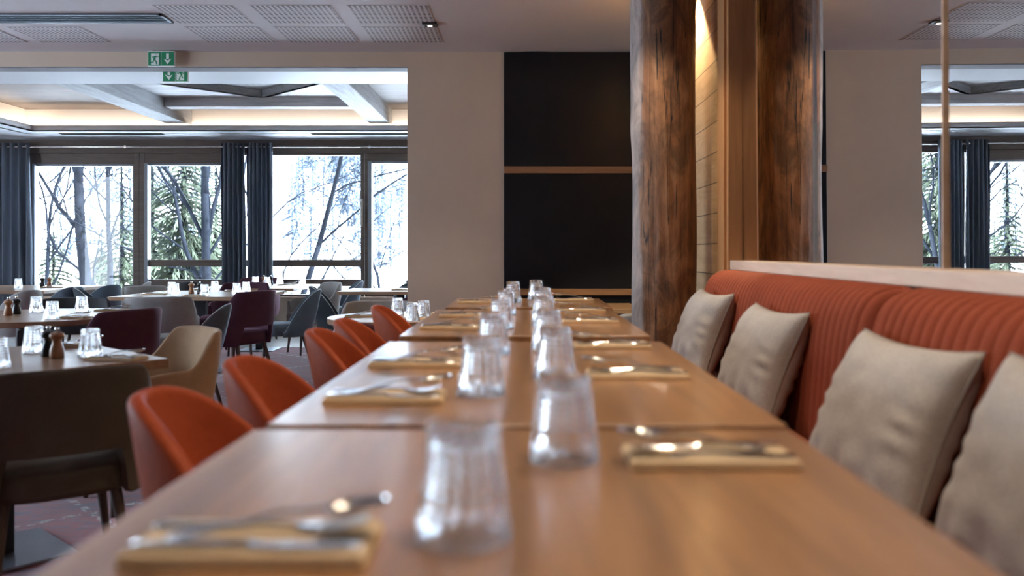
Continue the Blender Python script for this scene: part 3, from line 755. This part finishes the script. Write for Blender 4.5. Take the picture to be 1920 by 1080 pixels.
# tableware ----------------------------------------------------------------
def glass_mesh():
    H, R0, R1 = .107, .0455, .0335; n, m_ = 144, 100; L = []
    flutes = 16
    for i in range(m_+1):
        t_ = i/m_; z = H*t_; R = R0+(R1-R0)*t_
        row = []
        for j in range(n):
            a = 2*pi*j/n; g = 0
            f1 = abs(sin(flutes*a/2))**.9
            if .18 < t_ < .945: g = -.0036*(1-abs(sin(flutes*a/2))**.9)*min(1, (t_-.18)/.08)
            if .399 < t_ < .941: g = -.0052*(1-(abs(sin(flutes*a/2))*abs(sin(pi*(t_-.40)/.09)))**.8)
            if t_ > .95: g = -.004*((t_-.95)/.05)**2
            row.append(((R+g)*cos(a), (R+g)*sin(a), z))
        L.append(row)
    L.append([((R1-.010)*cos(2*pi*j/n), (R1-.010)*sin(2*pi*j/n), H) for j in range(n)])
    L.append([((R1-.014)*cos(2*pi*j/n), (R1-.014)*sin(2*pi*j/n), H-.002) for j in range(n)])
    L.append([(.0004*cos(2*pi*j/n), .0004*sin(2*pi*j/n), H-.003) for j in range(n)])
    L2 = [[((R0-.0012)*cos(2*pi*j/n), (R0-.0012)*sin(2*pi*j/n), -.0006) for j in range(n)]]
    inner = [(R0-.0025, 0), (R0-.0035, .003)]+[(R0+(R1-R0)*k-.0070-.001*k, H*k) for k in (.1, .3, .5, .7, .84)]+[(R1-.010, H*.875), (R1-.014, H*.885), (.0004, H*.887)]
    Li = [[(r*cos(2*pi*j/n), r*sin(2*pi*j/n), z) for j in range(n)] for r, z in inner]
    b = MB(); b.loops(Li[::-1]+L2+L)
    return b
_g = {}
TABW = {}
def place(name, x, y, z, rz, label, cat, group, mk):
    if name not in _g: o = _g[name] = mk()
    else: o = dup(_g[name])
    o.location = (x, y, z); o.rotation_euler = (0, 0, rz); tag(o, label, cat, group); return o
def mk_glass(): return glass_mesh().build('tumbler', M_glass, angle=50)
def glass(x, y, z, label, group, k=0): return place('tumbler', x, y, z+.0012, k, label, 'glass', group, mk_glass)
def mk_napkin():
    b = MB()
    for k in range(3): b.box(-.105+.001*k, .105-.0015*k, -.052+.0012*k, .052-.001*k, .0032*k, .0032*k+.0030)
    return b.build('napkin', M_napkin, bevel=.0012)
def blade(b, pts, half):   # flat strip along x with varying width: pts (x, halfwidth, z, thick)
    L = [[(x, -h_, z), (x, -h_*.8, z+t_), (x, h_*.8, z+t_), (x, h_, z), (x, h_*.8, z-t_*.3), (x, -h_*.8, z-t_*.3)] for x, h_, z, t_ in pts]; b.loops(L)
def mk_knife():
    b = MB(); blade(b, [(-.10, .0035, .0, .003), (-.097, .007, .0, .005), (-.04, .0075, .0, .006), (.0, .005, 0, .005), (.01, .006, 0, .002), (.03, .009, 0, .0014), (.08, .009, 0, .0012), (.098, .004, 0, .0008)], 0)
    return b.build('knife', M_steel, bevel=0, angle=50)
def mk_fork():
    b = MB(); blade(b, [(-.10, .004, .0, .002), (-.095, .0085, .0, .002), (-.05, .006, .001, .002), (.0, .003, .004, .003), (.03, .0035, .003, .002), (.04, .010, .001, .0016), (.055, .0125, .001, .0016)], 0)
    for k in range(4):
        y = -.0105+.007*k; b.loops([[(x, y-w2, z), (x, y+w2, z), (x, y+w2, z+.0014), (x, y-w2, z+.0014)] for x, z, w2 in ((.054, .001, .0022), (.075, .003, .0018), (.098, .009, .001))])
    return b.build('fork', M_steel, angle=50)
def mk_spoon():
    b = MB(); blade(b, [(-.10, .004, .0, .002), (-.095, .009, .0, .002), (-.05, .006, .002, .002), (.0, .003, .007, .003), (.035, .0035, .006, .0025), (.043, .007, .004, .0015)], 0)
    L = []; n = 20
    for k in range(9):
        q = k/8; r = sin(q*pi/2); z = -.010*cos(q*pi/2)+.0065
        L.append([(.068+.030*r*cos(2*pi*j/n), .0195*r*sin(2*pi*j/n)*(1-.12*cos(2*pi*j/n)), z) for j in range(n)] if k else [(.068+.001*cos(2*pi*j/n), .001*sin(2*pi*j/n), z) for j in range(n)])
    for k in range(8, -1, -1):
        q = k/8; r = sin(q*pi/2)*.93; z = -.009*cos(q*pi/2)+.0075
        L.append([(.068+max(.001, .030*r)*cos(2*pi*j/n), max(.001, .0195*r)*sin(2*pi*j/n), z) for j in range(n)])
    b.loops(L); return b.build('spoon', M_steel, angle=60)
def setting(x, y, z, deg, where, group, full=True):
    a = radians(deg); c_, s_ = cos(a), sin(a)
    def at(dx, dy): return x+dx*c_-dy*s_, y+dx*s_+dy*c_
    place('napkin', x, y, z+.001, a, 'cream napkin %s' % where, 'napkin', group+', napkins', mk_napkin)
    nz = z+.0118
    px_, py_ = at(.0, -.030); o = place('knife', px_, py_, nz, a+.03, 'steel knife %s' % where, 'knife', group+', knives', mk_knife)
    px_, py_ = at(-.002, .022); o = place('fork', px_, py_, nz, a-.04, 'steel fork %s' % where, 'fork', group+', forks', mk_fork)
    px_, py_ = at(.022, -.002); o = place('spoon', px_, py_, nz+.013, a+.10, 'steel spoon %s' % where, 'spoon', group+', spoons', mk_spoon)
    o.rotation_euler = (0, -radians(7), a+.10)
TZ = .90
names = ['on the nearest table', 'on the second table, nearer end', 'on the second table, farther end', 'on the third table, nearer end', 'on the third table, farther end', 'on the short last table']
gl = [(-.056, .795), (-.078, 1.58), (-.078, 2.2), (-.076, 2.92), (-.073, 3.56), (-.052, 4.4)]
gr = [(.052, 1.09), (.066, 1.79), (.066, 2.31), (.074, 3.05), (.085, 3.70), (.07, 4.66)]
nl = [(-.238, .765), (-.245, 1.53), (-.250, 1.99), (-.245, 2.92), (-.235, 3.46), (-.23, 4.36)]
nr = [(.235, 1.085), (.240, 1.81), (.245, 2.36), (.25, 3.18), (.255, 3.76), (.27, 4.55)]
for i in range(6):
    glass(*gl[i], TZ, 'upturned ribbed tumbler on the chair side %s' % names[i], 'tumblers on the banquette tables')
    glass(*gr[i], TZ, 'upturned ribbed tumbler on the cushion side %s' % names[i], 'tumblers on the banquette tables', .1)
    setting(*nl[i], TZ, 0, 'on the chair side %s' % names[i], 'banquette table cutlery')
    setting(*nr[i], TZ, 180, 'on the cushion side %s' % names[i], 'banquette table cutlery')
gg = 'tumblers on the left and far tables'; Z7 = .75
for x, y, lb in ((-2.0, 3.49, 'left of the mills on the turned table'), (-1.71, 3.37, 'right of the mills on the turned table'), (-1.87, 3.03, 'cut by the left edge on the turned table'),
                 (-3.28, 5.75, 'beside the mills on the round table'), (-2.87, 5.2, 'nearest on the round table'), (-2.99, 5.78, 'at the right on the round table'),
                 (-3.28, 8.04, 'front left of the mills on the far table'), (-3.46, 8.4, 'behind left of the mills on the far table'), (-2.92, 7.82, 'just right of the mills on the far table'), (-3.13, 8.66, 'at the back of the far table'),
                 (-2.73, 8.13, 'left of the pair by the plum armchair'), (-2.74, 8.44, 'right of the pair by the plum armchair'),
                 (-3.2, 10.2, 'left of the mills on the table by the double curtain'), (-3.0, 10.0, 'right of the mills on the table by the double curtain'), (-2.98, 10.45, 'behind the mills on the table by the double curtain'), (-2.72, 10.5, 'at the right end of the table by the double curtain'),
                 (-5.62, 9.5, 'left of the mills on the leftmost window table'), (-5.8, 9.2, 'at the photo edge on the leftmost window table'),
                 (-.82, 5.56, 'leftmost of the three past the orange chairs'), (-.66, 5.08, 'middle of the three past the orange chairs'), (-.62, 5.32, 'rightmost of the three past the orange chairs'), (-1.1, 9.15, 'on the table by the beige wall')):
    glass(x, y, Z7, 'upturned ribbed tumbler %s' % lb, gg, .2)
sg = 'left and far table cutlery'
for x, y, d, lb in ((-1.56, 3.27, -10, 'near the corner of the turned table'), (-1.96, 3.72, 20, 'at the back of the turned table'), (-2.78, 5.27, -8, 'front right on the round table'), (-2.85, 5.92, 5, 'back right on the round table'),
                    (-3.0, 7.80, 5, 'at the near edge of the far table'), (-3.5, 8.1, 0, 'at the left of the far table'), (-2.95, 8.75, 0, 'at the back of the far table'), (-3.35, 9.9, 0, 'at the left of the table by the double curtain'), (-2.85, 10.3, 0, 'at the right of the table by the double curtain'),
                    (-5.95, 9.3, 0, 'at the left of the leftmost window table'), (-5.3, 9.6, 0, 'at the right of the leftmost window table'), (-1.02, 5.38, 10, 'at the left of the glaring round table'), (-.62, 5.2, 20, 'beside the tumblers of the glaring round table'), (-1.28, 9.0, 0, 'on the table by the beige wall')):
    setting(x, y, Z7, d, lb, sg)
def mk_mill(m, key):
    def f():
        t = thing('pepper_mill' if key == 'm' else 'salt_mill', '', 'mill')
        MB().lathe([(.0245, 0), (.026, .002), (.026, .028), (.0235, .038), (.0175, .056), (.0165, .064), (.019, .072)], 32).build('mill_body', m, t)
        MB().lathe([(.019, .0725), (.0245, .078), (.027, .084), (.0262, .090), (.021, .097), (.012, .101), (.006, .102)], 32).build('mill_head', m, t)
        MB().lathe([(.003, .102), (.004, .105), (.0075, .108), (.0088, .112), (.0075, .1165), (.003, .119)], 20).build('knob', M_chrome, t)
        return t
    return f
for x, y, kind, lb in ((-1.872, 3.365, 'k', 'black mill partly hidden behind the wooden mill on the turned table'), (-1.811, 3.315, 'm', 'wooden mill in front of the black mill on the turned table'),
                       (-3.3, 5.47, 'm', 'wooden mill on the round table'), (-3.325, 5.6, 'k', 'black mill on the round table'),
                       (-3.2, 8.23, 'm', 'wooden mill on the far table'), (-3.115, 8.22, 'k', 'black mill on the far table'),
                       (-3.13, 10.3, 'm', 'wooden mill on the table by the double curtain'), (-3.06, 10.35, 'k', 'black mill on the table by the double curtain'),
                       (-5.55, 9.85, 'k', 'black mill on the leftmost window table'), (-5.47, 9.85, 'm', 'wooden mill on the leftmost window table')):
    o = place('mill'+kind, x, y, Z7+.001, 0, lb, 'mill', 'pairs of salt and pepper mills', mk_mill(M_mill if kind == 'm' else M_millblack, kind))

# ------------------------------------------------------------------ outside
def hz(x, y):
    h = -2.6
    h += max(0, y-34)*.14*smooth(34, 90, y)
    h += 9*math.exp(-((x+8)/26)**2)*smooth(60, 140, y)
    return h+.25*noise.noise(Vector((x*.08, y*.08, 0)))
xs = [-110+i*3.5 for i in range(56)]; ys = [12.6+i*i*.055+i*.6 for i in range(46)]
vs = [(x, y, hz(x, y)) for y in ys for x in xs]; n = len(xs)
b = MB(); b.add(vs, [[i*n+j, i*n+j+1, (i+1)*n+j+1, (i+1)*n+j] for i in range(len(ys)-1) for j in range(n-1)])
struct(b.build('ground', M_snow, angle=180))
def bare_tree(x, y, h, seed, r0, lean, label, spread=.7, bias=(0, 0, 0), dep=5, split=.45):
    rnd = random.Random(seed); b = MB(); cnt = [0]
    def br(p, d, l, r, lev):
        if cnt[0] > 9000: return
        cnt[0] += 1
        P = [p]; R = [r]; q = p; dd = d.copy(); ns = 5 if lev < 3 else 3
        for i in range(ns):
            gs = (.03, .12, .16)[min(lev, 2)]
            dd = (dd+Vector((rnd.gauss(0, gs), rnd.gauss(0, gs), rnd.gauss(.02, gs*.8)))+Vector(bias)*.05).normalized()
            if q.y < 14.4: dd = Vector((dd.x, abs(dd.y)+.6, dd.z)).normalized()
            q = q+dd*l/ns; P.append(q); R.append(r*(1-.42*(i+1)/ns))
            if lev < dep and i >= (2 if lev == 0 else 0) and rnd.random() < (.9 if lev < 3 else .75):
                an = rnd.uniform(.5, 1.1); ax = dd.orthogonal().normalized(); ax = Matrix.Rotation(rnd.uniform(0, 2*pi), 3, dd) @ ax
                nd = (Matrix.Rotation(an*spread*1.2, 3, ax) @ dd); nd = (nd+Vector(bias)*.25).normalized()
                br(q, nd, l*rnd.uniform(.5, .78), R[-1]*rnd.uniform(.4, .62), lev+1)
        b.tube(P, R, 7 if lev < 2 else (4 if lev < 4 else 3), cap=lev < 2)
        if lev < dep: br(q, dd, l*.66, R[-1], lev+1)
    z0 = hz(x, y)-.1; br(Vector((x, y, z0)), Vector((lean[0], lean[1], 1)).normalized(), h*split, r0, 0)
    return tag(b.build('bare_tree', M_bark, angle=180), label, 'tree', 'bare trees outside')
def conifer_mesh(h, r, seed, m, dens=1.0):
    rnd = random.Random(seed); tr = MB().tube([(0, 0, 0), (0, 0, h)], [h*.02, h*.003], 6); b = MB()
    n = int(h*7*dens)
    for i in range(n):
        t_ = .08+.91*(i/n); z = h*t_; R = r*(1-t_)**.85*rnd.uniform(.7, 1.1)+.04*h/8
        for k in range(11 if dens >= 1 else 5):
            a = rnd.uniform(0, 2*pi); L_ = R*rnd.uniform(.6, 1.1); dx, dy = cos(a), sin(a); dr = L_*.35
            seg = 6 if dens >= 1 else 3
            for s_ in range(seg):
                for sd in (-1, 1):
                    q0, q1 = s_/seg, (s_+1.2)/seg; wq = L_*(.15 if dens >= 1 else .20)*(1.15-q0)
                    p0 = (dx*L_*q0, dy*L_*q0, z-dr*q0*q0); p1 = (dx*L_*q1, dy*L_*q1, z-dr*q1*q1)
                    sx_ = -dy*wq*sd; sy_ = dx*wq*sd; jz = rnd.uniform(-.06, .03)*L_
                    p2 = (dx*L_*(q1+.12)+sx_, dy*L_*(q1+.12)+sy_, z-dr*q1*q1-.12*L_+jz)
                    b.add([p0, p1, p2], [[0, 1, 2]])
    return tr, b
def conifer(x, y, h, r, seed, label, m, group, dens=1.0, sc=None):
    t = thing('conifer', label, 'tree', (x, y, hz(x, y)-.05), 0, group)
    tr, b = conifer_mesh(h, r, seed, m, dens); tr.build('trunk', M_bark, t); b.build('foliage', m, t, angle=180); return t
def PXo(px, Y): return (px-981)*Y/1600
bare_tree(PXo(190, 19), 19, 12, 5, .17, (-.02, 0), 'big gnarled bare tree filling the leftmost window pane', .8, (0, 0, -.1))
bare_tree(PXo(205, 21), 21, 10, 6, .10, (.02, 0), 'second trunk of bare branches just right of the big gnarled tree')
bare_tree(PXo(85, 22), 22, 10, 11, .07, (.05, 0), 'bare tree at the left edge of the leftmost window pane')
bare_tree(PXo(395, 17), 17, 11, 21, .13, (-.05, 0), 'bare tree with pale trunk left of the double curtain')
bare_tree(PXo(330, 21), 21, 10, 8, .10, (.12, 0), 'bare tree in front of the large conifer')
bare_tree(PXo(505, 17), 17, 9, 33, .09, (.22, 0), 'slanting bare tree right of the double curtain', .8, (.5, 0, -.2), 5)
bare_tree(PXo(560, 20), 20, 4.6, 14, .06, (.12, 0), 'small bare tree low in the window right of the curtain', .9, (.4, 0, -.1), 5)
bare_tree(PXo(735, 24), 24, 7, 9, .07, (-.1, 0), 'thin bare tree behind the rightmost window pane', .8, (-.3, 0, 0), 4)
conifer(PXo(228, 24), 24, 6.6, 1.5, 3, 'dark green conifer at the right of the leftmost window pane', M_needle, 'near conifers')
conifer(PXo(345, 26), 26, 9.5, 2.1, 4, 'large green conifer left of the double curtain', M_needle, 'near conifers')
conifer(PXo(285, 30), 30, 8.5, 1.9, 5, 'green conifer right of the post between the left windows', M_needle, 'near conifers')
conifer(PXo(100, 30), 30, 5.0, 1.9, 6, 'low conifer behind the gnarled bare tree', M_needle, 'near conifers')
conifer(PXo(530, 24), 24, 3.6, 1.2, 7, 'low conifer at the foot of the window right of the curtain', M_needle, 'near conifers')
conifer(PXo(405, 34), 34, 8, 1.9, 12, 'conifer half hidden behind the double curtain', M_needle, 'near conifers')
conifer(PXo(190, 40), 40, 5.0, 1.7, 15, 'conifer far behind the gnarled bare tree', M_needle, 'near conifers')
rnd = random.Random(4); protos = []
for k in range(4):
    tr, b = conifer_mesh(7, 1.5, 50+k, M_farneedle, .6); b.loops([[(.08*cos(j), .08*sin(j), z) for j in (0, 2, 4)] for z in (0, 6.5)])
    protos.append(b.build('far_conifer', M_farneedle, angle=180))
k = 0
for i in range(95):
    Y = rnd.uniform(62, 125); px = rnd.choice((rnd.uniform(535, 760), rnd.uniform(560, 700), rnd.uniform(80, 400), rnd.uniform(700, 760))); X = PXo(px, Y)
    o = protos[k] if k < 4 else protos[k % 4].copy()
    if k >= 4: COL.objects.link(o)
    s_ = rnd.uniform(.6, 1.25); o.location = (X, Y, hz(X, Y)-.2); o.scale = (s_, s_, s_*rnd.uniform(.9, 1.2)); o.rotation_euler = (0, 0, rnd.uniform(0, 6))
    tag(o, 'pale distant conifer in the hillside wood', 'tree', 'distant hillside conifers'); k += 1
Y = 60; X = PXo(190, Y); t = thing('chalet', 'small chalet with orange-brown wall far behind the bare tree', 'house', (X, Y, hz(X, Y))); t.scale = (.45, .45, .55)
MB().box(-2, 2, 0, 4, 0, 3.0).build('wall', M_chalet, t)
MB().prism_y([(-2.6, 2.8), (0, 4.4), (2.6, 2.8), (2.6, 3.05), (0, 4.7), (-2.6, 3.05)], -.5, 4.5).build('roof', M_snow, t)
for x in (-1.1, .5): MB().box(x, x+.7, -.05, -.001, 1.1, 2.1).build('window', M_dark, t)
